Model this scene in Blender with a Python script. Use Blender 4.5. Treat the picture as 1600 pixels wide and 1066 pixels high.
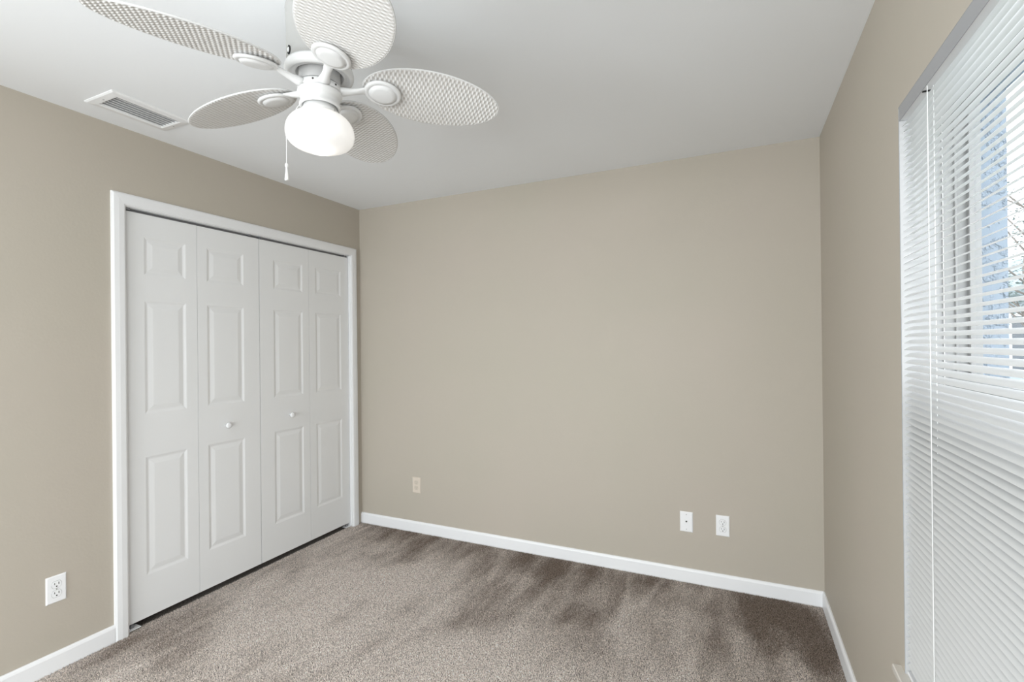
import bpy, bmesh, math, random
import numpy as np
from mathutils import Vector, Matrix

for o in list(bpy.data.objects):
    bpy.data.objects.remove(o, do_unlink=True)
S = bpy.context.scene
COL = S.collection

# ------------------------------------------------------------------ camera
CAM = (2.6661, -2.9658, 1.3822)
YAW, PIT, ROLL, FPX = .4309, .0017, -.0104, 761.7
cd = bpy.data.cameras.new('camera')
cam = bpy.data.objects.new('camera', cd)
COL.objects.link(cam)
S.camera = cam
fw = Vector((-math.sin(YAW) * math.cos(PIT), math.cos(YAW) * math.cos(PIT), math.sin(PIT)))
rt = Vector((math.cos(YAW), math.sin(YAW), 0))
up = rt.cross(fw)
r2 = math.cos(ROLL) * rt + math.sin(ROLL) * up
u2 = -math.sin(ROLL) * rt + math.cos(ROLL) * up
m = Matrix((r2, u2, -fw)).transposed().to_4x4()
m.translation = Vector(CAM)
cam.matrix_world = m
cd.sensor_width = 36
cd.lens = FPX / 1600 * 36
cd.shift_y = 3 / 1600
cd.clip_start = .02

# ------------------------------------------------------------------ world, light, exposure
SKY = 2.3
w = bpy.data.worlds.new('overcast_sky')
S.world = w
w.use_nodes = True
bg = w.node_tree.nodes['Background']
bg.inputs[0].default_value = (.955, .98, 1.0, 1)
bg.inputs[1].default_value = SKY
S.view_settings.view_transform = 'Standard'
S.view_settings.look = 'None'
S.view_settings.gamma = 1
S.view_settings.use_curve_mapping = False
S.view_settings.exposure = 0.81


def area(name, loc, rot, sx, sy, power, col=(1, 1, 1)):
    l = bpy.data.lights.new(name, 'AREA')
    l.shape = 'RECTANGLE'
    l.size, l.size_y, l.energy, l.color = sx, sy, power, col
    o = bpy.data.objects.new(name, l)
    o.location = loc
    o.rotation_euler = rot
    COL.objects.link(o)
    return o


# added fill lamp at the rear of the room (behind the camera)
LC = (.88, .95, 1.0)
area('rear_fill', (1.5, -6.2, 1.0), (math.radians(98), 0, 0), 2.8, 1.9, 66, LC)
# two more fill lamps added behind the camera to light the side walls
area('rear_fill_right', (3.02, -4.4, .75), (0, math.radians(84), 0), 1.2, 1.8, 34, LC)
area('rear_fill_left', (.05, -4.3, 1.55), (0, math.radians(-85), 0), 1.2, 1.8, 50, LC)

# ------------------------------------------------------------------ dimensions
W, H = 3.07, 2.44           # room width, ceiling height
YR = -6.4                   # the room goes on behind the camera
CY0, CY1, CZ = -1.613, -.105, 2.066      # closet opening
WY0, WY1, WZ0, WZ1 = -2.68, -1.335, .485, 2.008   # window opening
WT = .218                   # outer wall thickness
rng = random.Random(7)

# ------------------------------------------------------------------ materials
def mat(name, col, rough=.5, spec=.3, metal=0.0):
    m = bpy.data.materials.new(name)
    m.use_nodes = True
    b = m.node_tree.nodes['Principled BSDF']
    b.inputs['Base Color'].default_value = (*col, 1)
    b.inputs['Roughness'].default_value = rough
    b.inputs['Specular IOR Level'].default_value = spec
    b.inputs['Metallic'].default_value = metal
    return m


def nd(m, t, **kw):
    n = m.node_tree.nodes.new(t)
    for k, v in kw.items():
        setattr(n, k, v)
    return n


def ln(m, a, b):
    m.node_tree.links.new(a, b)


def noise(m, scale, detail=3, rough=.5, vec=None, mapping=None):
    n = nd(m, 'ShaderNodeTexNoise')
    n.inputs['Scale'].default_value = scale
    n.inputs['Detail'].default_value = detail
    n.inputs['Roughness'].default_value = rough
    if vec is None:
        tc = nd(m, 'ShaderNodeTexCoord')
        vec = tc.outputs['Object']
    if mapping:
        mp = nd(m, 'ShaderNodeMapping')
        mp.inputs['Scale'].default_value = mapping[0]
        mp.inputs['Rotation'].default_value = mapping[1]
        ln(m, vec, mp.inputs[0])
        vec = mp.outputs[0]
    ln(m, vec, n.inputs['Vector'])
    return n


def bump(m, src, strength, dist):
    b = nd(m, 'ShaderNodeBump')
    b.inputs['Strength'].default_value = strength
    b.inputs['Distance'].default_value = dist
    ln(m, src, b.inputs['Height'])
    ln(m, b.outputs[0], m.node_tree.nodes['Principled BSDF'].inputs['Normal'])
    return b


def ramp(m, src, stops):
    r = nd(m, 'ShaderNodeValToRGB')
    e = r.color_ramp.elements
    while len(e) < len(stops):
        e.new(.5)
    for i, (p, c) in enumerate(stops):
        e[i].position = p
        e[i].color = (*c, 1)
    ln(m, src, r.inputs[0])
    return r


def base(m):
    return m.node_tree.nodes['Principled BSDF'].inputs['Base Color']


M_WALL = mat('beige_wall_paint', (.48, .437, .378), .62, .25)
n = noise(M_WALL, 1.3, 2)
r = ramp(M_WALL, n.outputs[0], [(.3, (.485, .443, .374)), (.7, (.500, .448, .385))])
ln(M_WALL, r.outputs[0], base(M_WALL))
n2 = noise(M_WALL, 90, 3)
bump(M_WALL, n2.outputs[0], .25, .0015)

M_CEIL = mat('white_ceiling_paint', (.90, .912, .925), .8, .2)
n = noise(M_CEIL, 60, 3)
bump(M_CEIL, n.outputs[0], .2, .001)

M_TRIM = mat('white_trim_paint', (.84, .84, .845), .38, .4)
M_DOOR = mat('white_door_paint', (.82, .82, .82), .42, .4)
n = noise(M_DOOR, 260, 2, mapping=((3, 3, .25), (0, 0, 0)))
bump(M_DOOR, n.outputs[0], .08, .0006)
M_CLOSET = mat('closet_interior_shade', (.12, .115, .11), .8, .1)  # colour darkened to stand for the shade inside the closed closet
M_BASE = mat('white_baseboard_paint', (.88, .88, .89), .35, .4)
M_DARK = mat('dark_gap', (.02, .02, .02), .6, .2)
M_TRACK = mat('grey_metal_track', (.25, .25, .26), .4, .5, .5)
M_PLATE = mat('white_plastic_plate', (.90, .90, .91), .3, .5)
M_PAINTED = mat('beige_painted_plate', (.69, .61, .52), .45, .3)
M_PAINTED2 = mat('beige_painted_receptacle', (.62, .55, .46), .5, .3)
M_SLOT = mat('dark_slot', (.06, .055, .05), .6, .2)
M_SCREW = mat('screw_metal', (.5, .5, .48), .35, .5, .8)
M_VENT = mat('white_vent_enamel', (.86, .86, .86), .4, .4)
M_LOUVER = mat('vent_louver_enamel', (.88, .88, .88), .45, .4)
M_FAN = mat('white_fan_enamel', (.75, .747, .74), .32, .45)
M_MOTOR = mat('motor_band_enamel', (.50, .495, .49), .4, .4)
M_HEAD = mat('grey_headrail_steel', (.35, .353, .365), .4, .4)
M_CORD = mat('white_cord', (.93, .93, .92), .6, .2)
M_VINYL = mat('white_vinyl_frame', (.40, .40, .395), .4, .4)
M_SILL = mat('cream_marble_sill', (.72, .68, .62), .25, .5)
M_STUCCO = mat('sky_tinted_stucco', (.33, .39, .46), .85, .1)  # blue cast of sky-lit shade mixed into the stucco colour
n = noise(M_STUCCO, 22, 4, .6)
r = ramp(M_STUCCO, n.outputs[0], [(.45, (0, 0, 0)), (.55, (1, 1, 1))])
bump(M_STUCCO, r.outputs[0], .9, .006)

# translucent slats
M_SLAT = bpy.data.materials.new('white_blind_slat')
M_SLAT.use_nodes = True
b = M_SLAT.node_tree.nodes['Principled BSDF']
b.inputs['Base Color'].default_value = (.74, .74, .735, 1)
b.inputs['Roughness'].default_value = .35
tr = nd(M_SLAT, 'ShaderNodeBsdfTranslucent')
tr.inputs[0].default_value = (.9, .9, .89, 1)
mx = nd(M_SLAT, 'ShaderNodeMixShader')
mx.inputs[0].default_value = .07
ln(M_SLAT, b.outputs[0], mx.inputs[1])
ln(M_SLAT, tr.outputs[0], mx.inputs[2])
ln(M_SLAT, mx.outputs[0], M_SLAT.node_tree.nodes['Material Output'].inputs[0])

# window glass
M_GLASS = bpy.data.materials.new('clear_glass')
M_GLASS.use_nodes = True
nt = M_GLASS.node_tree
nt.nodes.remove(nt.nodes['Principled BSDF'])
tp = nd(M_GLASS, 'ShaderNodeBsdfTransparent')
tp.inputs[0].default_value = (.97, .98, .99, 1)
gl = nd(M_GLASS, 'ShaderNodeBsdfGlossy')
gl.inputs['Roughness'].default_value = .02
mx = nd(M_GLASS, 'ShaderNodeMixShader')
mx.inputs[0].default_value = .06
ln(M_GLASS, tp.outputs[0], mx.inputs[1])
ln(M_GLASS, gl.outputs[0], mx.inputs[2])
ln(M_GLASS, mx.outputs[0], nt.nodes['Material Output'].inputs[0])

# lit opal globe
M_GLOBE = mat('lit_opal_glass', (.85, .85, .86), .25, .5)
b = M_GLOBE.node_tree.nodes['Principled BSDF']
b.inputs['Emission Color'].default_value = (.97, .97, 1, 1)
b.inputs['Emission Strength'].default_value = .05
tr = nd(M_GLOBE, 'ShaderNodeBsdfTranslucent')
tr.inputs[0].default_value = (1, .98, .94, 1)
mx = nd(M_GLOBE, 'ShaderNodeMixShader')
mx.inputs[0].default_value = .35
ln(M_GLOBE, b.outputs[0], mx.inputs[1])
ln(M_GLOBE, tr.outputs[0], mx.inputs[2])
ln(M_GLOBE, mx.outputs[0], M_GLOBE.node_tree.nodes['Material Output'].inputs[0])

# carpet: floor backing and pile share one colour field in world metres
def carpet_mat(name, gain):
    m = mat(name, (.2, .17, .15), .95, .05)
    geo = nd(m, 'ShaderNodeNewGeometry')
    pos = geo.outputs['Position']
    big = noise(m, 1.5, 3, .55, pos, ((1, .8, 0), (0, 0, math.radians(20))))
    streak = noise(m, 3.2, 4, .6, pos, ((2.2, .55, 0), (0, 0, math.radians(-24))))
    fine = noise(m, 170, 2, .7, pos)
    a = nd(m, 'ShaderNodeMath', operation='MULTIPLY_ADD')
    ln(m, streak.outputs[0], a.inputs[0])
    a.inputs[1].default_value = .75
    ln(m, big.outputs[0], a.inputs[2])
    sep = nd(m, 'ShaderNodeSeparateXYZ')
    ln(m, pos, sep.inputs[0])
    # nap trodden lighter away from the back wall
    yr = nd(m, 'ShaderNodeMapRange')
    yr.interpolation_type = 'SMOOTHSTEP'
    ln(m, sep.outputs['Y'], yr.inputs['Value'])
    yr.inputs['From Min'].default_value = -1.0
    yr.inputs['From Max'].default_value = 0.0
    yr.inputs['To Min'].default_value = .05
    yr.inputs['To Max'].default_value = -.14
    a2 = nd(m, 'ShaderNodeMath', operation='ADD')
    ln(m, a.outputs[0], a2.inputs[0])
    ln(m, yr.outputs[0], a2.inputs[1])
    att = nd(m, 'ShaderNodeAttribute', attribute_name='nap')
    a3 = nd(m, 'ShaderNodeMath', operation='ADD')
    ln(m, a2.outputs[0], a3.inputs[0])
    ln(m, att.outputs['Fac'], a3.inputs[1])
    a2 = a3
    g = gain
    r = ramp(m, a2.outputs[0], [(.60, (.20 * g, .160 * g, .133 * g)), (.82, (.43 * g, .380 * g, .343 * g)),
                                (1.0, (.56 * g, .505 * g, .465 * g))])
    fr = ramp(m, fine.outputs[0], [(.36, (.42, .41, .40)), (.66, (1.32, 1.32, 1.33))])
    mu = nd(m, 'ShaderNodeMix', data_type='RGBA', blend_type='MULTIPLY')
    mu.inputs['Factor'].default_value = 1
    ln(m, r.outputs[0], mu.inputs['A'])
    ln(m, fr.outputs[0], mu.inputs['B'])
    ln(m, mu.outputs['Result'], base(m))
    bump(m, fine.outputs[0], .6, .004)
    return m


M_CARPET = carpet_mat('brown_carpet_backing', .45)  # backing darkened so the closet floor under the doors reads as shade
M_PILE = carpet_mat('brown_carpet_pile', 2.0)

# ------------------------------------------------------------------ mesh helpers
def link(name, bm, m, parent=None, smooth=False, bevel=0):
    me = bpy.data.meshes.new(name)
    bm.normal_update()
    bm.to_mesh(me)
    bm.free()
    for x in (m if isinstance(m, (list, tuple)) else [m]):
        me.materials.append(x)
    if smooth:
        me.polygons.foreach_set('use_smooth', [True] * len(me.polygons))
    o = bpy.data.objects.new(name, me)
    COL.objects.link(o)
    if parent:
        o.parent = parent
    if bevel:
        b = o.modifiers.new('bevel', 'BEVEL')
        b.width = bevel
        b.segments = 2
        b.limit_method = 'ANGLE'
    return o


def thing(name, loc, label, cat, group=None, rz=0):
    o = bpy.data.objects.new(name, None)
    o.empty_display_size = .05
    COL.objects.link(o)
    o.location = loc
    o.rotation_euler = (0, 0, rz)
    return tag(o, label, cat, group)


def tag(o, label, cat, group=None):
    o['label'] = label
    o['category'] = cat
    if group:
        o['group'] = group
    return o


def struct(o, label=None, cat=None):
    o['kind'] = 'structure'
    if label:
        o['label'] = label
        o['category'] = cat
    return o


def box(bm, x0, x1, y0, y1, z0, z1, mi=0):
    v = [bm.verts.new((x, y, z)) for x in (x0, x1) for y in (y0, y1) for z in (z0, z1)]
    for f in ((0, 1, 3, 2), (4, 6, 7, 5), (0, 4, 5, 1), (2, 3, 7, 6), (0, 2, 6, 4), (1, 5, 7, 3)):
        fa = bm.faces.new([v[i] for i in f])
        fa.material_index = mi
    return v


def boxes(*bs):
    bm = bmesh.new()
    for b in bs:
        box(bm, *b)
    bmesh.ops.recalc_face_normals(bm, faces=bm.faces)
    return bm


def lathe(prof, n=64, cap=False):
    bm = bmesh.new()
    rings = []
    for r, z in prof:
        if r < 1e-5:
            rings.append([bm.verts.new((0, 0, z))])
        else:
            rings.append([bm.verts.new((r * math.cos(2 * math.pi * i / n), r * math.sin(2 * math.pi * i / n), z))
                          for i in range(n)])
    for a, b in zip(rings, rings[1:]):
        for i in range(n):
            j = (i + 1) % n
            if len(a) == 1 and len(b) == 1:
                continue
            if len(a) == 1:
                bm.faces.new((a[0], b[i], b[j]))
            elif len(b) == 1:
                bm.faces.new((a[i], b[0], a[j]))
            else:
                bm.faces.new((a[i], b[i], b[j], a[j]))
    bmesh.ops.recalc_face_normals(bm, faces=bm.faces)
    return bm


def tube(bm, pts, r, n=8):
    pts = [Vector(p) for p in pts]
    rad = r if isinstance(r, (list, tuple)) else [r] * len(pts)
    prev = None
    for i, p in enumerate(pts):
        d = (pts[min(i + 1, len(pts) - 1)] - pts[max(i - 1, 0)]).normalized()
        a = d.orthogonal().normalized() if prev is None else (prev - prev.dot(d) * d).normalized()
        prev = a
        b = d.cross(a)
        ring = [bm.verts.new(p + rad[i] * (math.cos(2 * math.pi * k / n) * a + math.sin(2 * math.pi * k / n) * b))
                for k in range(n)]
        if i:
            for k in range(n):
                bm.faces.new((last[k], last[(k + 1) % n], ring[(k + 1) % n], ring[k]))
        else:
            bm.faces.new(ring[::-1])
        last = ring
    bm.faces.new(last)


def extrude_profile(prof, axis, a, b):
    """prof: list of (u, z); axis 'y': u is x, runs a..b along y; axis 'x': u is y, runs along x."""
    bm = bmesh.new()
    R = []
    for t in (a, b):
        R.append([bm.verts.new((u, t, z) if axis == 'y' else (t, u, z)) for u, z in prof])
    n = len(prof)
    for i in range(n):
        j = (i + 1) % n
        bm.faces.new((R[0][i], R[0][j], R[1][j], R[1][i]))
    bm.faces.new(R[0])
    bm.faces.new(R[1][::-1])
    bmesh.ops.recalc_face_normals(bm, faces=bm.faces)
    return bm


# ------------------------------------------------------------------ room shell
LT = .12
struct(link('floor', boxes((-.75, W + .05, YR, .05, -.12, 0.0)), M_CARPET))
struct(link('ceiling', boxes((-.9, W + WT, YR, .2, H, H + .15)), M_CEIL))
struct(link('wall_front', boxes((-.9, W + WT, YR - .15, YR, -.12, H)), M_WALL))
struct(link('wall_back', boxes((-.9, W + WT, 0, .15, -.12, H)), M_WALL))
struct(link('wall_left', boxes((-LT, 0, YR, CY0, -.12, H), (-LT, 0, CY1, 0, -.12, H), (-LT, 0, CY0, CY1, CZ, H)), M_WALL))
struct(link('wall_closet', boxes((-.8, -.75, CY0 - .2, 0, -.12, H), (-.75, -LT, CY0 - .25, CY0 - .2, -.12, H),
                                 (-.75, -LT, CY1 + .095, CY1 + .1, -.12, H)), M_CLOSET))
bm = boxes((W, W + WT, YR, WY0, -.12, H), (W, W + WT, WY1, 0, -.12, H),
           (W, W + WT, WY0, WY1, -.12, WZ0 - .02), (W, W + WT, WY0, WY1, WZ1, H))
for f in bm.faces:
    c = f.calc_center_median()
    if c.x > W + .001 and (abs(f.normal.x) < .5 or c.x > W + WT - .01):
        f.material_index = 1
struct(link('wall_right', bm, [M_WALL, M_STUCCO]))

# baseboards
BH = .0826
bp = [(0, -.01), (.012, -.01), (.012, BH - .014), (.009, BH - .006), (.005, BH), (0, BH)]
struct(link('baseboard_back', extrude_profile([(-u, z) for u, z in bp], 'x', 0.0, W), M_BASE))
struct(link('baseboard_left', extrude_profile(bp, 'y', YR, CY0 - .059), M_BASE))
struct(link('baseboard_right', extrude_profile([(W - u, z) for u, z in bp], 'y', YR, 0), M_BASE))

# closet casing (mitred) and jambs
CWD = .058
def casing():
    prof = [(0, 0), (0, .010), (.008, .015), (.03, .0165), (.050, .015), (CWD, .010), (CWD, 0)]   # (outward from opening, thickness)
    bm = bmesh.new()
    path = [(CY0, -.01), (CY0, CZ), (CY1, CZ), (CY1, -.01)]
    dirs = [(-1, 0), (-1, 1), (1, 1), (1, 0)]
    rows = []
    for (y, z), (dy, dz) in zip(path, dirs):
        wmax = CWD
        rows.append([bm.verts.new((t, y + dy * o_, z + dz * o_)) for o_, t in prof])
    for a, b in zip(rows, rows[1:]):
        for i in range(len(prof)):
            j = (i + 1) % len(prof)
            bm.faces.new((a[i], a[j], b[j], b[i]))
    bm.faces.new(rows[0])
    bm.faces.new(rows[-1][::-1])
    # jamb boards inside the opening
    box(bm, -LT, .0, CY0 - .001, CY0 + .003, -.01, CZ)
    box(bm, -LT, .0, CY1 - .003, CY1 + .001, -.01, CZ)
    box(bm, -LT, .0, CY0, CY1, CZ - .003, CZ + .001)
    bmesh.ops.recalc_face_normals(bm, faces=bm.faces)
    return bm
struct(link('trim_1', casing(), M_TRIM))

# ------------------------------------------------------------------ bifold doors
DZ0, DZ1 = .036, 2.049
XF = -.018      # front face of the doors
TD = .034


def leaf(y0, y1, sL, sR):
    """one moulded three-panel leaf; front face at x = XF."""
    bm = bmesh.new()
    ys = [y0, y0 + sL, y1 - sR, y1]
    zs = [DZ0, .243, .837, 1.050, 1.618, 1.745, 1.938, DZ1]
    grid = [[bm.verts.new((XF, y, z)) for z in zs] for y in ys]
    for i in range(3):
        for j in range(7):
            if i == 1 and j % 2 == 1:
                continue
            bm.faces.new((grid[i][j], grid[i + 1][j], grid[i + 1][j + 1], grid[i][j + 1]))
    for j in (1, 3, 5):
        prev = [grid[1][j], grid[2][j], grid[2][j + 1], grid[1][j + 1]]
        Y0, Y1, Z0, Z1 = ys[1], ys[2], zs[j], zs[j + 1]
        for ins, dep in ((.003, .0004), (.011, .0032), (.016, .0042), (.019, .0041), (.040, .0006), (.044, .0004)):
            q = [(Y0 + ins, Z0 + ins), (Y1 - ins, Z0 + ins), (Y1 - ins, Z1 - ins), (Y0 + ins, Z1 - ins)]
            ring = [bm.verts.new((XF - dep, a, b)) for a, b in q]
            for k in range(4):
                bm.faces.new((prev[k], prev[(k + 1) % 4], ring[(k + 1) % 4], ring[k]))
            prev = ring
        bm.faces.new(prev)
    # edges and back
    xb = XF - TD
    b4 = [bm.verts.new((xb, y, z)) for y, z in ((y0, DZ0), (y1, DZ0), (y1, DZ1), (y0, DZ1))]
    bm.faces.new(b4[::-1])
    bot = [grid[i][0] for i in range(4)]
    bm.faces.new([b4[0], b4[1]] + bot[::-1])
    top = [grid[i][7] for i in range(4)]
    bm.faces.new([b4[2], b4[3]] + top)
    bm.faces.new([b4[0]] + [grid[0][j] for j in range(8)] + [b4[3]])
    bm.faces.new([b4[2]] + [grid[3][j] for j in range(7, -1, -1)] + [b4[1]])
    bmesh.ops.recalc_face_normals(bm, faces=bm.faces)
    return bm


L = [CY0 + .006, -1.256, -.872, -.486, CY1 - .006]
def bifold(name, label, e0, e1, e2, s, knob_y):
    t = thing(name, (0, 0, 0), label, 'door')
    struct(t)
    link('door_leaf', leaf(e0, e1 - .001, s[0], s[1]), M_DOOR, t)
    link('door_leaf', leaf(e1 + .001, e2, s[2], s[3]), M_DOOR, t)
    k = lathe([(0, 0), (.008, 0), (.008, .010), (.012, .014), (.0165, .019), (.0175, .024), (.015, .028), (.008, .0305), (0, .031)], 32)
    ko = link('knob', k, M_TRIM, t, smooth=True)
    ko.location = (XF, knob_y, .928)
    ko.rotation_euler = (0, math.radians(90), 0)
    return t
bifold('door_1', 'white bifold closet door pair on the left with round knob', L[0], L[1], L[2] - .0025, (.086, .058, .052, .102), -1.094)
bifold('door_2', 'white bifold closet door pair on the right beside the room corner', L[2] + .0015, L[3], L[4], (.098, .052, .055, .075), -.650)

# track in the head of the closet opening, with its pivot sockets
t = thing('closet_door_track', (0, 0, CZ - .003), 'narrow grey metal track above the white closet doors', 'track')
link('channel', boxes((-.052, -.05, CY0 + .004, CY1 - .004, -.010, 0), (-.034, -.032, CY0 + .004, CY1 - .004, -.008, 0),
                      (-.052, -.032, CY0 + .004, CY1 - .004, -.002, 0)), M_TRACK, t)
for y, lw in ((CY0 + .012, .018), (L[2] - .07, .012), (L[2] + .008, .012), (CY1 - .05, .014)):
    link('pivot_bracket', boxes((-.03, -.012, y, y + lw, -.010, 0)), M_TRACK, t)
for y, lab in ((CY0 + .01, 'small metal pivot bracket under the left end of the closet doors'),
               (CY1 - .055, 'small metal pivot bracket under the right end of the closet doors')):
    t = thing('pivot_bracket', (-.03, y + .02, 0), lab, 'bracket')
    link('plate', boxes((-.02, .025, -.022, .030, .010, .013)), M_PLATE, t)
    link('socket', boxes((-.008, .008, -.008, .008, .013, .03)), M_TRACK, t)

# ------------------------------------------------------------------ carpet pile
NAP_STROKES = [((1.25, -.06), (1.34, -.42), .022, .12), ((2.09, -.09), (2.14, -.64), .018, .10), ((2.27, -.04), (2.20, -.36), .018, .12),
               ((.115, -.05), (.08, -.52), .012, .16), ((.055, -.08), (.03, -.52), .010, .14), ((2.38, -.30), (2.48, -.9), .045, .08),
               ((1.55, -.35), (1.50, -1.0), .04, .06), ((.95, -.5), (.98, -1.1), .05, .05), ((1.9, -.5), (1.93, -1.2), .05, -.05),
               ((2.75, -.15), (2.86, -1.1), .05, -.06), ((.2, -1.0), (.3, -1.9), .06, .05), ((2.97, -.1), (3.02, -1.0), .07, -.12)]
NAP_PATCHES = [(.75, -.85, .45, .35, .10), (1.3, -1.15, .5, .25, .10), (2.40, -.38, .08, .09, .07), (2.65, -.45, .09, .10, .05), (1.8, -1.1, .2, .2, .06),
               (2.85, -.35, .3, .4, -.12), (1.8, -.1, .35, .12, -.08), (1.0, -.2, .2, .12, -.08), (.55, -.15, .15, .12, -.06), (1.85, -.55, .25, .12, -.06),
               (2.3, -.75, .35, .25, -.04), (.2, -1.65, .15, .35, -.10), (.12, -2.2, .2, .4, -.12), (.85, -1.1, .05, .05, -.07)]


def pile():
    g = np.random.default_rng(3)
    P = []
    cell = .0036
    xs = np.arange(.014, W - .014, cell)
    ys = np.arange(-2.45, -.014, cell)
    X, Y = np.meshgrid(xs, ys)
    X = X.ravel() + g.uniform(-.5, .5, X.size) * cell
    Y = Y.ravel() + g.uniform(-.5, .5, Y.size) * cell
    # only what the camera side can see: skip the strip behind the camera
    keep = (X > .012) & (X < W - .012) & (Y < -.012)
    d = np.hypot(X - CAM[0], Y - CAM[1])
    keep &= (d > .9)
    X, Y = X[keep], Y[keep]
    xs2 = np.arange(-.022, .014, cell)
    ys2 = np.arange(CY0 + .005, CY1 - .005, cell)
    X2, Y2 = np.meshgrid(xs2, ys2)
    X = np.concatenate([X, X2.ravel()])
    Y = np.concatenate([Y, Y2.ravel()])
    n = X.size
    a = g.uniform(0, 2 * np.pi, n)
    h = g.uniform(.0045, .009, n)
    lean = g.normal(0, .0032, (n, 2))
    wd = g.uniform(.0016, .0028, n)
    V = np.zeros((n, 4, 3), np.float32)
    for k in range(3):
        an = a + k * 2 * np.pi / 3
        V[:, k, 0] = X + np.cos(an) * wd
        V[:, k, 1] = Y + np.sin(an) * wd
        V[:, k, 2] = -.001
    V[:, 3, 0] = X + lean[:, 0]
    V[:, 3, 1] = Y + lean[:, 1]
    V[:, 3, 2] = h
    me = bpy.data.meshes.new('carpet_pile')
    idx = np.arange(n, dtype=np.int32)[:, None] * 4
    F = np.concatenate([idx + np.array([[0, 1, 3]]), idx + np.array([[1, 2, 3]]), idx + np.array([[2, 0, 3]])], 1).astype(np.int32).ravel()
    me.vertices.add(n * 4)
    me.vertices.foreach_set('co', V.ravel())
    me.loops.add(F.size)
    me.loops.foreach_set('vertex_index', F)
    nf = F.size // 3
    me.polygons.add(nf)
    me.polygons.foreach_set('loop_start', np.arange(0, F.size, 3, dtype=np.int32))
    me.update(calc_edges=True)
    # lay of the pile: vacuum strokes and trodden patches in world metres
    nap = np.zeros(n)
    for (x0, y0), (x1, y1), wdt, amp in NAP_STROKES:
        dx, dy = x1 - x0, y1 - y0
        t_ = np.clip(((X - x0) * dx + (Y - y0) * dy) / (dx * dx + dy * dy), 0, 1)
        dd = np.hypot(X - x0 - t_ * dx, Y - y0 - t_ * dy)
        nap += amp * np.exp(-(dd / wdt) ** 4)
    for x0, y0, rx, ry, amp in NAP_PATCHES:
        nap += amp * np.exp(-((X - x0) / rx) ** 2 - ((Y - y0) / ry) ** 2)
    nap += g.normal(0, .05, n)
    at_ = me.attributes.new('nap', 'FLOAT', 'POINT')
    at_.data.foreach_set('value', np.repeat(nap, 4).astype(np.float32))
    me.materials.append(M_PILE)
    o = bpy.data.objects.new('carpet_pile', me)
    COL.objects.link(o)
    o['kind'] = 'stuff'
    tag(o, 'short brown carpet pile covering the floor with lighter trodden patches', 'carpet')
pile()

# ------------------------------------------------------------------ wall plates
# local frame: x right along the wall, y out of the wall, z up
def plate_bm(w=.070, h=.115, d=.0055):
    bm = bmesh.new()
    a = [bm.verts.new((sx * w / 2, 0, sz * h / 2)) for sx, sz in ((-1, -1), (1, -1), (1, 1), (-1, 1))]
    b = [bm.verts.new((sx * w / 2, d * .4, sz * h / 2)) for sx, sz in ((-1, -1), (1, -1), (1, 1), (-1, 1))]
    e = .004
    c = [bm.verts.new((sx * (w / 2 - e), d, sz * (h / 2 - e))) for sx, sz in ((-1, -1), (1, -1), (1, 1), (-1, 1))]
    for p, q in ((a, b), (b, c)):
        for k in range(4):
            bm.faces.new((p[k], p[(k + 1) % 4], q[(k + 1) % 4], q[k]))
    bm.faces.new(c)
    bm.faces.new(a[::-1])
    bmesh.ops.recalc_face_normals(bm, faces=bm.faces)
    return bm


def disc_y(bm, cx, cz, y0, y1, rx, rz, n=28, cut=None, mi=0):
    pts = []
    for i in range(n):
        a = 2 * math.pi * i / n
        z = rz * math.sin(a)
        if cut:
            z = max(-cut, min(cut, z))
        pts.append((cx + rx * math.cos(a), cz + z))
    A = [bm.verts.new((x, y0, z)) for x, z in pts]
    B = [bm.verts.new((x, y1, z)) for x, z in pts]
    for i in range(n):
        j = (i + 1) % n
        bm.faces.new((A[i], A[j], B[j], B[i])).material_index = mi
    bm.faces.new(B).material_index = mi
    bm.faces.new(A[::-1]).material_index = mi


def receptacle(cz, body, slot):
    bm = bmesh.new()
    disc_y(bm, 0, cz, .005, .0068, .017, .0175, 32, .0145, 0)
    # recess ring round the face
    box(bm, -.0085, -.0060, .0066, .0072, cz - .001, cz + .0085, 1)
    box(bm, .0060, .0082, .0066, .0072, cz + .0005, cz + .0080, 1)
    disc_y(bm, 0, cz - .0075, .0066, .0072, .0028, .0028, 12, None, 1)
    bmesh.ops.recalc_face_normals(bm, faces=bm.faces)
    return bm, [body, slot]


def ring_gap(cz):
    bm = bmesh.new()
    disc_y(bm, 0, cz, .0050, .0058, .0183, .0188, 32, .0158, 0)
    return bm


def outlet(loc, rz, label, pm, rm, sm, gap_m, group):
    t = thing('wall_outlet', loc, label, 'outlet', None, rz)
    link('cover_plate', plate_bm(), pm, t)
    for cz in (.0195, -.0195):
        b_, ms = receptacle(cz, rm, sm)
        rc = link('receptacle', b_, ms, t)
        link('recess', ring_gap(cz), gap_m, rc)
    b_ = bmesh.new()
    disc_y(b_, 0, 0, .005, .0064, .0028, .0028, 16)
    link('screw', b_, M_SCREW if pm is M_PLATE else pm, t)
    return t


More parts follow.
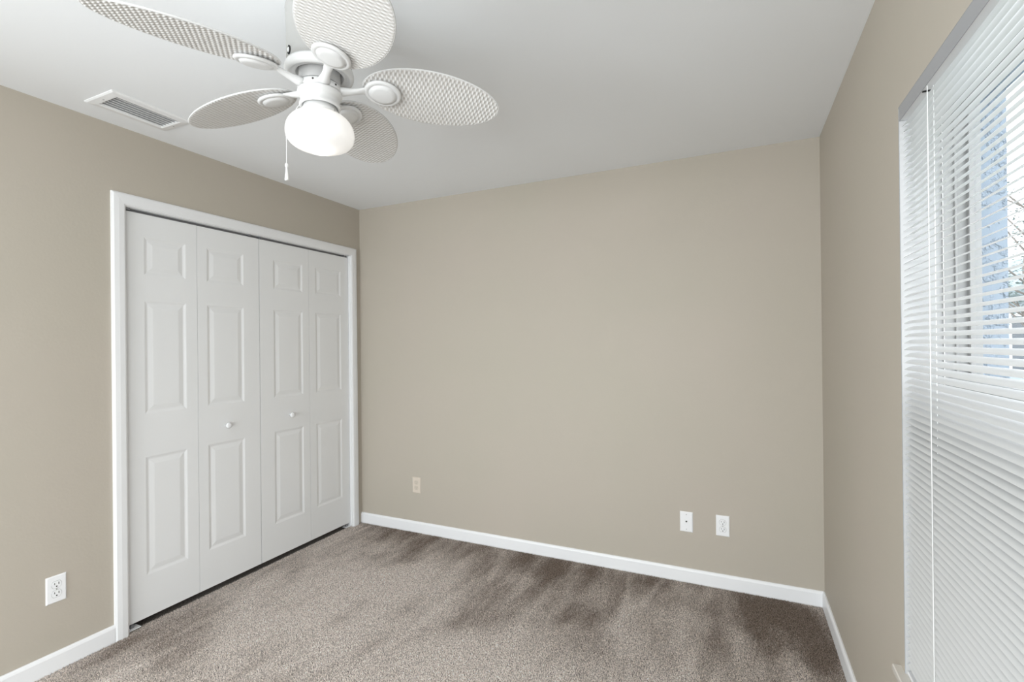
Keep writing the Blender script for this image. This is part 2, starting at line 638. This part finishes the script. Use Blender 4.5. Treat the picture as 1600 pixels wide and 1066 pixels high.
M_GAP = mat('grey_recess', (.45, .45, .45), .6, .2)
outlet((2.588, 0, .352), math.pi, 'white duplex outlet on the back wall near the right corner', M_PLATE, M_PLATE, M_SLOT, M_GAP, None)
outlet((0, -1.884, .350), -math.pi / 2, 'white duplex outlet on the left wall beside the closet', M_PLATE, M_PLATE, M_SLOT, M_GAP, None)
outlet((.518, 0, .349), math.pi, 'beige painted-over outlet on the back wall near the closet', M_PAINTED, M_PAINTED2, mat('painted_slot', (.42, .37, .30), .6, .2), M_PAINTED2, None)
t = thing('cable_wall_plate', (2.396, 0, .348), 'white blank cable plate with one dark centre hole beside the outlet', 'wall plate', None, math.pi)
link('cover_plate', plate_bm(), M_PLATE, t)
b_ = bmesh.new()
disc_y(b_, 0, .003, .005, .0085, .0055, .0055, 6)
jk = link('cable_jack', b_, M_SCREW, t)
b_ = bmesh.new()
disc_y(b_, 0, .003, .0084, .0092, .0042, .0042, 16)
link('jack_opening', b_, M_DARK, jk)
for cz in (.042, -.042):
    b_ = bmesh.new()
    disc_y(b_, 0, cz, .005, .0062, .0026, .0026, 16)
    link('screw', b_, M_SCREW, t)

# ------------------------------------------------------------------ ceiling vent
VX0, VX1, VY0, VY1 = .147, .357, -1.835, -1.512
t = thing('ceiling_vent', ((VX0 + VX1) / 2, (VY0 + VY1) / 2, H), 'white rectangular ceiling air vent with grey louvers above the closet side', 'vent')
hx, hy = (VX1 - VX0) / 2, (VY1 - VY0) / 2
ix, iy = .066, .124
bm = bmesh.new()
rings = []
for x, y, z in ((hx, hy, 0), (hx, hy, -.003), (hx - .006, hy - .006, -.007), (ix + .006, iy + .006, -.010), (ix, iy, -.007), (ix, iy, 0)):
    rings.append([bm.verts.new((sx * x, sy * y, z)) for sx, sy in ((-1, -1), (1, -1), (1, 1), (-1, 1))])
for a, b in zip(rings, rings[1:]):
    for k in range(4):
        bm.faces.new((a[k], a[(k + 1) % 4], b[(k + 1) % 4], b[k]))
bmesh.ops.recalc_face_normals(bm, faces=bm.faces)
link('frame', bm, M_VENT, t)
link('duct_opening', boxes((-ix, ix, -iy, iy, -.0012, -.0002)), mat('duct_shadow', (.60, .60, .60), .8, .1), t)
NL = 6
for i in range(NL):
    x = -ix + (i + .5) * 2 * ix / NL
    bm = bmesh.new()
    p = [(2 * x - u, z) for u, z in ((x + .0080, -.0015), (x + .003, -.0035), (x - .0060, -.0088), (x - .0072, -.0080), (x + .002, -.0022), (x + .0070, -.0004))]
    A = [bm.verts.new((u, -iy, z)) for u, z in p]
    B = [bm.verts.new((u, iy, z)) for u, z in p]
    for k in range(6):
        bm.faces.new((A[k], A[(k + 1) % 6], B[(k + 1) % 6], B[k]))
    bm.faces.new(A)
    bm.faces.new(B[::-1])
    bmesh.ops.recalc_face_normals(bm, faces=bm.faces)
    link('louver', bm, M_LOUVER, t)
for sy in (-1, 1):
    bm = lathe([(0, -.0125), (.003, -.0118), (.0035, -.009), (0, -.009)], 12)
    s = link('screw', bm, M_SCREW, t, True)
    s.location = (0, sy * (iy + .017), .001)

# ------------------------------------------------------------------ ceiling fan
FX, FY = 1.473, -1.811
fan = thing('ceiling_fan', (FX, FY, 0), 'white ceiling fan with five woven leaf-shaped blades and lit globe', 'ceiling fan')
Zs = 1.0
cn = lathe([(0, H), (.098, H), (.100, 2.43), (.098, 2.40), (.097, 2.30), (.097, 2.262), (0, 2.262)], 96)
link('canopy', cn, mat('shaded_canopy_enamel', (.42, .415, .40), .45, .3), fan, True)  # enamel greyed to carry the shade on the upper housing
hs = lathe([(0, 2.263), (.098, 2.263), (.102, 2.256), (.104, 2.246), (.102, 2.236), (.097, 2.230),
            (.090, 2.231), (.086, 2.239), (.080, 2.241), (.073, 2.237), (.0705, 2.241), (.069, 2.252), (0, 2.252)], 96)
hso = link('motor_housing', hs, M_FAN, fan, True)
# motor core with its vertical ribs
mc = lathe([(0, 2.251), (.0625, 2.251), (.0625, 2.208), (0, 2.208)], 96)
link('motor', mc, M_MOTOR, fan)
link('flywheel', lathe([(0, 2.2065), (.061, 2.2065), (.0655, 2.204), (.066, 2.192), (.065, 2.188), (0, 2.188)], 96), M_FAN, fan, True)
link('switch_housing', lathe([(0, 2.188), (.061, 2.188), (.0655, 2.185), (.0675, 2.180), (.0665, 2.175), (.062, 2.170), (.0585, 2.166), (.0580, 2.156),
                              (.0585, 2.150), (.0615, 2.145), (.0620, 2.140), (.0595, 2.136), (.054, 2.137), (.052, 2.142), (0, 2.142)], 96), M_FAN, fan, True)
link('globe_fitter', lathe([(0, 2.142), (.050, 2.142), (.0505, 2.130), (.055, 2.126), (.055, 2.114), (.050, 2.112), (0, 2.112)], 96), M_FAN, fan, True)
for k, a in enumerate((-128, -62, 0, 70, 130, 190)):
    bm = bmesh.new()
    bmesh.ops.create_icosphere(bm, subdivisions=2, radius=.0032)
    s = link('screw', bm, M_SLOT, fan, True)
    s.location = (.0655 * math.cos(math.radians(a)), .0655 * math.sin(math.radians(a)), 2.197)
for a in (-118, 2, 122):
    bm = bmesh.new()
    tube(bm, [(.050, 0, 0), (.0585, 0, 0)], .0028, 10)
    s = link('set_screw', bm, M_SCREW, fan, True)
    s.location = (0, 0, 2.120)
    s.rotation_euler = (0, 0, math.radians(a))
# reversing switch slot in the side of the housing
bm = bmesh.new()
A_, B_ = [], []
for i in range(24):
    a = 2 * math.pi * i / 24
    A_.append((.0085 * math.cos(a), .0140 * math.sin(a)))
for x0, x1, s_, mi in ((.094, .0995, 1, 0), (.099, .101, .55, 1)):
    P_ = [bm.verts.new((x0, s_ * u, s_ * v)) for u, v in A_]
    Q_ = [bm.verts.new((x1, s_ * u, s_ * v)) for u, v in A_]
    for i in range(24):
        j = (i + 1) % 24
        bm.faces.new((P_[i], P_[j], Q_[j], Q_[i])).material_index = mi
    bm.faces.new(Q_).material_index = mi
bmesh.ops.recalc_face_normals(bm, faces=bm.faces)
sw = link('housing_slot', bm, [M_DARK, M_FAN], fan)
sw.location = (0, 0, 2.279)
sw.rotation_euler = (0, 0, math.radians(-106))

# globe
gp = [(.046, 2.126), (.049, 2.119), (.062, 2.113), (.079, 2.105), (.093, 2.091), (.1015, 2.074), (.1042, 2.056), (.102, 2.038), (.094, 2.025), (.081, 2.0155),
      (.066, 2.0095), (.052, 2.0055), (.040, 2.001), (.029, 1.996), (.018, 1.992), (.008, 1.990), (0, 1.9895)]
go = link('globe', lathe(gp, 96), M_GLOBE, fan, True)
sb = go.modifiers.new('sub', 'SUBSURF')
sb.levels = sb.render_levels = 1
pl = bpy.data.lights.new('fan_bulb', 'POINT')
pl.energy = .10
pl.shadow_soft_size = .025
pl.color = (1, .97, .92)
plo = bpy.data.objects.new('fan_bulb', pl)
plo.location = (FX, FY, 2.022)
COL.objects.link(plo)

# pull chain: leaves the switch housing, runs over the globe shoulder, hangs with a turned fob
cdir = Vector((-.92, -.39))
bm = bmesh.new()
pts = [(.060, 2.156), (.074, 2.142), (.094, 2.106), (.107, 2.078), (.110, 2.055), (.110, 2.040)]
cp = [(cdir.x * r, cdir.y * r, z) for r, z in pts]
z = 2.040
while z > 1.962:
    z -= .008
    cp.append((cdir.x * .110, cdir.y * .110, z))
# beads
seg = []
for a, b in zip(cp, cp[1:]):
    a, b = Vector(a), Vector(b)
    nbe = max(1, int((b - a).length / .0036))
    seg += [a.lerp(b, i / nbe) for i in range(nbe)]
tube(bm, cp, .0006, 6)
for p in seg:
    bmesh.ops.create_icosphere(bm, subdivisions=1, radius=.0014, matrix=Matrix.Translation(p))
ch = link('pull_chain', bm, M_CORD, fan, True)
fb = link('pull_fob', lathe([(0, 1.976), (.002, 1.976), (.0045, 1.972), (.0050, 1.968), (.0045, 1.964), (.0022, 1.961), (.0026, 1.957),
                             (.0036, 1.950), (.0058, 1.925), (.0062, 1.921), (0, 1.921)], 20), M_CORD, ch, True)
fb.location = (cdir.x * .110, cdir.y * .110, -.011)

# blades
M_WOVEN = mat('white_woven_wicker', (.8, .79, .76), .6, .2)
at = nd(M_WOVEN, 'ShaderNodeAttribute', attribute_name='weave')
rw = ramp(M_WOVEN, at.outputs['Fac'], [(.0, (.56, .53, .50)), (.35, (.69, .67, .645)), (.62, (.80, .79, .775))])
ln(M_WOVEN, rw.outputs[0], base(M_WOVEN))

TH0, BZ, BL0, BL1, BW, PITCH, DROOP, SKEW = .6709, 2.2195, .1298, .577, .239, .2366, .0857, -.0369


def half(s):
    return max(0, 1 - (2 * s - 1) ** 2) ** .515 * (1 + SKEW * (2 * s - 1)) * BW / 2


def blade_mesh():
    nr, nt = 250, 60
    me = bpy.data.meshes.new('blade')
    co, wv = [], []
    for i in range(nr + 1):
        s = .5 - .5 * math.cos(math.pi * (.004 + .992 * i / nr))
        s = i / nr * .996 + .002
        r = BL0 + (BL1 - BL0) * s
        hw = half(s)
        for j in range(nt + 1):
            v = -1 + 2 * j / nt
            t_ = v * hw
            row = r / .0068
            c = math.cos(math.pi * t_ / .0165 + math.pi * math.floor(row))
            fr = row - math.floor(row)
            strand = math.sin(math.pi * fr) ** .6
            hgt = .0013 * c * strand + .0010 * strand
            edge = max(0, min(1, (1 - abs(v)) * hw / .004)) * max(0, min(1, (1 - abs(2 * s - 1)) * .25 / .008))
            hgt *= edge
            thick = .0035 * (1 if j in (0, nt) else 1)
            co.append((r, t_, -DROOP * (r - BL0) - hgt - .002))
            wv.append(.5 + .5 * c * strand * edge - .28 * (1 - strand) * edge)
    n0 = len(co)
    for i in range(nr + 1):         # back face, smooth
        for j in range(nt + 1):
            x, y, zz = co[i * (nt + 1) + j]
            co.append((x, y, -DROOP * (x - BL0) + .003))
            wv.append(.7)
    faces = []
    q = lambda i, j: i * (nt + 1) + j
    for i in range(nr):
        for j in range(nt):
            faces.append((q(i, j), q(i, j + 1), q(i + 1, j + 1), q(i + 1, j)))
            faces.append((n0 + q(i, j), n0 + q(i + 1, j), n0 + q(i + 1, j + 1), n0 + q(i, j + 1)))
        faces.append((q(i, 0), q(i + 1, 0), n0 + q(i + 1, 0), n0 + q(i, 0)))
        faces.append((q(i + 1, nt), q(i, nt), n0 + q(i, nt), n0 + q(i + 1, nt)))
    for j in range(nt):
        faces.append((q(0, j + 1), q(0, j), n0 + q(0, j), n0 + q(0, j + 1)))
        faces.append((q(nr, j), q(nr, j + 1), n0 + q(nr, j + 1), n0 + q(nr, j)))
    me.from_pydata(co, [], faces)
    a = me.attributes.new('weave', 'FLOAT', 'POINT')
    a.data.foreach_set('value', wv)
    me.materials.append(M_WOVEN)
    me.polygons.foreach_set('use_smooth', [True] * len(me.polygons))
    return me


def rim_bm():
    bm = bmesh.new()
    N = 160
    pts = []
    for i in range(N):
        a = 2 * math.pi * i / N
        s = .5 - .5 * math.cos(a)
        s2 = .002 + .996 * s
        hw = half(s2) * (1 if math.sin(a) >= 0 else -1)
        r = BL0 + (BL1 - BL0) * s2
        pts.append(Vector((r, hw, -DROOP * (r - BL0) - .0002)))
    n = 8
    R = []
    for i, p in enumerate(pts):
        d = (pts[(i + 1) % N] - pts[i - 1]).normalized()
        u_ = Vector((0, 0, 1)).cross(d).normalized()
        R.append([bm.verts.new(p + .0022 * (math.cos(2 * math.pi * k / n) * u_ + math.sin(2 * math.pi * k / n) * Vector((0, 0, 1)))) for k in range(n)])
    for i in range(N):
        a, b = R[i], R[(i + 1) % N]
        for k in range(n):
            bm.faces.new((a[k], a[(k + 1) % n], b[(k + 1) % n], b[k]))
    bmesh.ops.recalc_face_normals(bm, faces=bm.faces)
    return bm


MC = .193      # medallion centre radius


def bracket_bm():
    """arm from the flywheel to an oval medallion under the blade root (blade-local frame)."""
    bm = bmesh.new()
    N = 48
    zc = -DROOP * (MC - BL0) - .010
    # medallion: stepped oval dish, seen from below
    prof = [(.0, 0.000), (1.0, 0.0), (1.0, -.004), (.93, -.0075), (.80, -.008), (.77, -.0065), (.73, -.008), (.70, -.0115), (.5, -.0135), (.0, -.0145)]
    rings = []
    for f_, dz in prof:
        if f_ == 0:
            rings.append([bm.verts.new((MC, 0, zc + dz))])
        else:
            rings.append([bm.verts.new((MC + .0585 * f_ * math.cos(2 * math.pi * i / N), .0550 * f_ * math.sin(2 * math.pi * i / N),
                                        zc + dz - DROOP * .0585 * f_ * math.cos(2 * math.pi * i / N))) for i in range(N)])
    for a, b in zip(rings, rings[1:]):
        for i in range(N):
            j = (i + 1) % N
            if len(a) == 1:
                bm.faces.new((a[0], b[i], b[j]))
            elif len(b) == 1:
                bm.faces.new((a[i], b[0], a[j]))
            else:
                bm.faces.new((a[i], b[i], b[j], a[j]))
    return bm


def arm_bm():
    # flattened arm in fan frame: from the flywheel (r .066, z 2.2) outward, widening into the medallion
    bm = bmesh.new()
    st = [(.060, 2.196, .021, .013), (.074, 2.197, .0165, .0125), (.092, 2.199, .013, .010), (.115, 2.203, .012, .008), (.132, 2.2065, .014, .006), (.150, 2.2075, .024, .004), (.168, 2.206, .034, .003)]
    last = None
    n = 16
    for r, z, a, b in st:
        tl = PITCH * min(1, max(0, (r - .09) / .05))
        ring = []
        for k in range(n):
            an = 2 * math.pi * k / n
            y, dz = a * math.cos(an), b * math.sin(an)
            ring.append(bm.verts.new((r, y * math.cos(tl) + dz * math.sin(tl), z - y * math.sin(tl) + dz * math.cos(tl))))
        if last:
            for k in range(n):
                bm.faces.new((last[k], last[(k + 1) % n], ring[(k + 1) % n], ring[k]))
        else:
            bm.faces.new(ring[::-1])
        last = ring
    bm.faces.new(last)
    bmesh.ops.recalc_face_normals(bm, faces=bm.faces)
    return bm


bmesh_blade = blade_mesh()
proto = None
for k in range(5):
    rz = TH0 + math.radians(72 * k)
    if proto is None:
        bl = bpy.data.objects.new('blade', bmesh_blade)
        COL.objects.link(bl)
        rim = link('blade_rim', rim_bm(), M_FAN, None, True)
        arm = link('blade_arm', arm_bm(), M_FAN, None, True)
        bb = bracket_bm()
        bmesh.ops.recalc_face_normals(bb, faces=bb.faces)
        med = link('medallion', bb, M_FAN, None, True)
        proto = (bl, rim, arm, med)
    else:
        bl, rim, arm, med = [o.copy() for o in proto]
        for o in (bl, rim, arm, med):
            COL.objects.link(o)
    bl.parent = fan
    bl.rotation_mode = 'XYZ'
    Rm = Matrix.Translation((0, 0, BZ)) @ Matrix.Rotation(rz, 4, 'Z') @ Matrix.Rotation(-PITCH, 4, 'X')
    bl.matrix_local = Rm
    rim.parent = bl
    rim.matrix_local = Matrix.Identity(4)
    arm.parent = fan
    arm.matrix_local = Matrix.Rotation(rz, 4, 'Z')
    med.parent = arm
    med.matrix_local = Matrix.Translation((0, 0, BZ)) @ Matrix.Rotation(-PITCH, 4, 'X')

# ------------------------------------------------------------------ window
win = thing('window_1', (W, (WY0 + WY1) / 2, WZ0), 'white framed window behind the mini blind in the right wall', 'window')
struct(win)
def wbox(*b):
    """absolute coordinates -> window frame local"""
    x0, x1, y0, y1, z0, z1 = b
    oy, oz = (WY0 + WY1) / 2, WZ0
    return (x0 - W, x1 - W, y0 - oy, y1 - oy, z0 - oz, z1 - oz)
e = .003
link('jamb_liner', boxes(wbox(W + .0005, W + .088, WY1 - e, WY1, WZ0, WZ1), wbox(W + .0005, W + .088, WY0, WY0 + e, WZ0, WZ1),
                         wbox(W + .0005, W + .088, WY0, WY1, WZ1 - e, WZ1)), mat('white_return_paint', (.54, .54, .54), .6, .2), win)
f0, f1 = W + .088, W + .158
link('window_frame', boxes(wbox(f0, f1, WY1 - .010, WY1, WZ0, WZ1), wbox(f0, f1, WY0, WY0 + .010, WZ0, WZ1),
                           wbox(f0, f1, WY0, WY1, WZ1 - .018, WZ1), wbox(f0, f1, WY0, WY1, WZ0, WZ0 + .02),
                           wbox(f0 + .022, f0 + .027, WY1 - .016, WY1 - .010, WZ0, WZ1),
                           wbox(f1 - .010, f1, WY1 - .018, WY1 - .010, WZ0, WZ1)), M_VINYL, win, bevel=.0015)
MR = 1.262
for nm, x0, z0, z1 in (('upper_sash', W + .136, MR - .02, WZ1 - .018), ('lower_sash', W + .098, WZ0 + .02, MR + .02)):
    ya, yb = WY0 + .010, WY1 - .012
    fr = .024 if nm == 'lower_sash' else .012
    s = link(nm, boxes(wbox(x0, x0 + .024, ya, ya + fr, z0, z1), wbox(x0, x0 + .024, yb - fr, yb, z0, z1),
                       wbox(x0, x0 + .024, ya + fr, yb - fr, z1 - fr, z1), wbox(x0, x0 + .024, ya + fr, yb - fr, z0, z0 + .034)), M_VINYL, win, bevel=.001)
    link('pane', boxes(wbox(x0 + .010, x0 + .013, ya + fr, yb - fr, z0 + .034, z1 - fr)), M_GLASS, s)
M_SCREEN = bpy.data.materials.new('dark_dimming_screen')  # unseen screen, added to dim the sky light on the lower slats
M_SCREEN.use_nodes = True
b = M_SCREEN.node_tree.nodes['Principled BSDF']
b.inputs['Base Color'].default_value = (.10, .10, .10, 1)
b.inputs['Roughness'].default_value = .8
tp = nd(M_SCREEN, 'ShaderNodeBsdfTransparent')
mx = nd(M_SCREEN, 'ShaderNodeMixShader')
mx.inputs[0].default_value = .68
ln(M_SCREEN, tp.outputs[0], mx.inputs[1])
ln(M_SCREEN, b.outputs[0], mx.inputs[2])
ln(M_SCREEN, mx.outputs[0], M_SCREEN.node_tree.nodes['Material Output'].inputs[0])
link('dimming_screen', boxes(wbox(W + .150, W + .151, WY0 + .010, WY1 - .018, WZ0 + .02, MR - .02)), M_SCREEN, win)
o = link('window_sill', boxes((-.020, .090, -.705, .710, -.020, 0)), M_SILL, win, bevel=.003)

# mini blind
BY0, BY1 = WY0 + .006, WY1 - .004
bl = thing('window_blind', (W, (BY0 + BY1) / 2, 0), 'white aluminium mini blind with tilted slats hanging in the window', 'blind')
oy = (BY0 + BY1) / 2
hl = (BY1 - BY0) / 2
HZ0, HZ1 = 1.969, WZ1 - .001
# headrail: open U channel seen from below, closed by a lighter bottom
link('headrail', boxes((.000, .0012, -hl, hl, HZ0, HZ1), (.027, .0282, -hl, hl, HZ0, HZ1), (.001, .027, hl - .001, hl, HZ0, HZ1),
                       (.001, .027, -hl, -hl + .001, HZ0, HZ1)), M_HEAD, bl)
link('headrail_base', boxes((.0012, .027, -hl + .001, hl - .001, HZ0 + .001, HZ0 + .003)), M_TRIM, bl)
link('cord_lock', boxes((.003, .026, -1.512 - oy, -1.507 - oy, HZ0 - .0015, HZ0 + .002)), M_DARK, bl)
TILT = math.radians(25)
SP, SWD = .0175, .0255
bm = bmesh.new()
z = HZ0 - .014
SX = .0155
slz = []
while z > WZ0 + .024:
    top, bot = [], []
    ns = 6
    for k in range(ns + 1):
        u = -1 + 2 * k / ns
        c = u * SWD / 2
        camb = .0025 * (1 - u * u)
        x = SX + c * math.cos(TILT) - camb * math.sin(TILT)
        zz = z + c * math.sin(TILT) + camb * math.cos(TILT)
        top.append((x, zz))
    A_ = [bm.verts.new((x, -hl + .004, zz)) for x, zz in top]
    B_ = [bm.verts.new((x, hl - .004, zz)) for x, zz in top]
    for k in range(ns):
        f = bm.faces.new((A_[k], A_[k + 1], B_[k + 1], B_[k]))
        f.smooth = True
    slz.append(z)
    z -= SP
link('slats', bm, M_SLAT, bl)
link('bottom_rail', boxes((.003, .028, -hl + .003, hl - .003, WZ0 + .002, WZ0 + .012)), M_TRIM, bl, bevel=.002)
# ladder cords: room side, window side and the rungs under each slat
for y in (-1.5405, -2.45):
    bm = bmesh.new()
    for x in (.0030, .0285):
        box(bm, x - .0006, x + .0006, y - oy - .0009, y - oy + .0009, WZ0 + .010, HZ0)
    for zz in slz:
        a, b = (.0035, zz - .0068), (.028, zz + .0060)
        box(bm, .0035, .004, y - oy - .0005, y - oy + .0005, zz - .0075, zz - .0065)
    link('ladder_cord', bm, M_CORD, bl)
    bm = bmesh.new()
    tube(bm, [(.0155, y - oy + .004, WZ0 + .010), (.0155, y - oy + .004, HZ0)], .0007, 6)
    link('lift_cord', bm, M_CORD, bl)

# ------------------------------------------------------------------ outside
M_GROUND = mat('pale_concrete_ground', (.62, .63, .62), .9, .1)
n = noise(M_GROUND, .6, 4)
r = ramp(M_GROUND, n.outputs[0], [(.4, (.30, .32, .28)), (.6, (.42, .43, .41))])
ln(M_GROUND, r.outputs[0], base(M_GROUND))
struct(link('ground_outside', boxes((W + WT, 40, -12, 40, -.30, -.15)), M_GROUND))
M_LEAF = mat('grey_green_leaves', (.16, .21, .20), .7, .2)
M_BARK = mat('grey_bark', (.22, .20, .18), .9, .1)
def tree(x, y, hgt, rad, n, seed, label):
    g = random.Random(seed)
    t = thing('tree', (x, y, -.15), label, 'tree')
    bm = bmesh.new()
    tube(bm, [(0, 0, 0), (.05, .02, hgt * .35), (-.03, .05, hgt * .62), (.05, 0, hgt * .9)], [.08, .06, .035, .01], 10)
    tips = []
    for k in range(26):
        a = g.uniform(0, 6.28)
        z0 = hgt * g.uniform(.35, .85)
        rr = rad * g.uniform(.5, 1)
        p1 = Vector((0, 0, z0))
        p3 = Vector((math.cos(a) * rr, math.sin(a) * rr, z0 + g.uniform(.1, .35) * hgt))
        p2 = p1.lerp(p3, .5) + Vector((0, 0, .05 * hgt))
        tube(bm, [p1, p2, p3], [.014, .009, .003], 6)
        tips += [p1.lerp(p3, u) for u in (.5, .7, .85, 1.0)] + [p2]
    link('trunk', bm, M_BARK, t, True)
    bm = bmesh.new()
    for k in range(n):
        c = g.choice(tips) + Vector((g.gauss(0, .17), g.gauss(0, .17), g.gauss(0, .14)))
        R_ = Matrix.Rotation(g.uniform(0, 6.28), 4, 'Z') @ Matrix.Rotation(g.uniform(-1.2, 1.2), 4, 'X')
        s = g.uniform(.02, .04)
        v = [bm.verts.new(c + (R_ @ Vector(p)) * s) for p in ((-1, 0, 0), (0, -.45, .15), (1, 0, 0), (0, .45, .15))]
        bm.faces.new(v)
    link('foliage', bm, M_LEAF, t)
tree(6.55, 6.6, 4.1, 1.5, 9000, 4, 'sparse leafy tree outside beyond the window blind')
# neighbouring house
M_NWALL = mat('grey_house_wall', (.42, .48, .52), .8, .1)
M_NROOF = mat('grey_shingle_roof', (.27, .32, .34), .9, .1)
h = thing('neighbour_house', (6.2, 9.0, -.15), 'low grey house with a shingle roof seen outside through the blind', 'house')
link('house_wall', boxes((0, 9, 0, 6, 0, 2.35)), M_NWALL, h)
bm = bmesh.new()
R4 = [(-.4, -.4, 2.3), (9.4, -.4, 2.3), (9.4, 6.4, 2.3), (-.4, 6.4, 2.3)]
v = [bm.verts.new(p) for p in R4] + [bm.verts.new((x, y, 2.45)) for x, y, _ in R4] + [bm.verts.new((2.8, 3, 3.5)), bm.verts.new((6.2, 3, 3.5))]
for f in ((3, 2, 1, 0), (0, 1, 5, 4), (1, 2, 6, 5), (2, 3, 7, 6), (3, 0, 4, 7), (4, 5, 9, 8), (5, 6, 9), (6, 7, 8, 9), (7, 4, 8)):
    bm.faces.new([v[i] for i in f])
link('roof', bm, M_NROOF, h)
for x in (1.0, 3.6):
    wn = link('house_window', boxes((x, x + 1.2, -.03, .0, .9, 2.0)), M_TRIM, h)
    link('pane', boxes((x + .06, x + 1.14, -.04, -.03, .96, 1.94)), mat('dark_window_glass', (.10, .12, .14), .1, .6), wn)
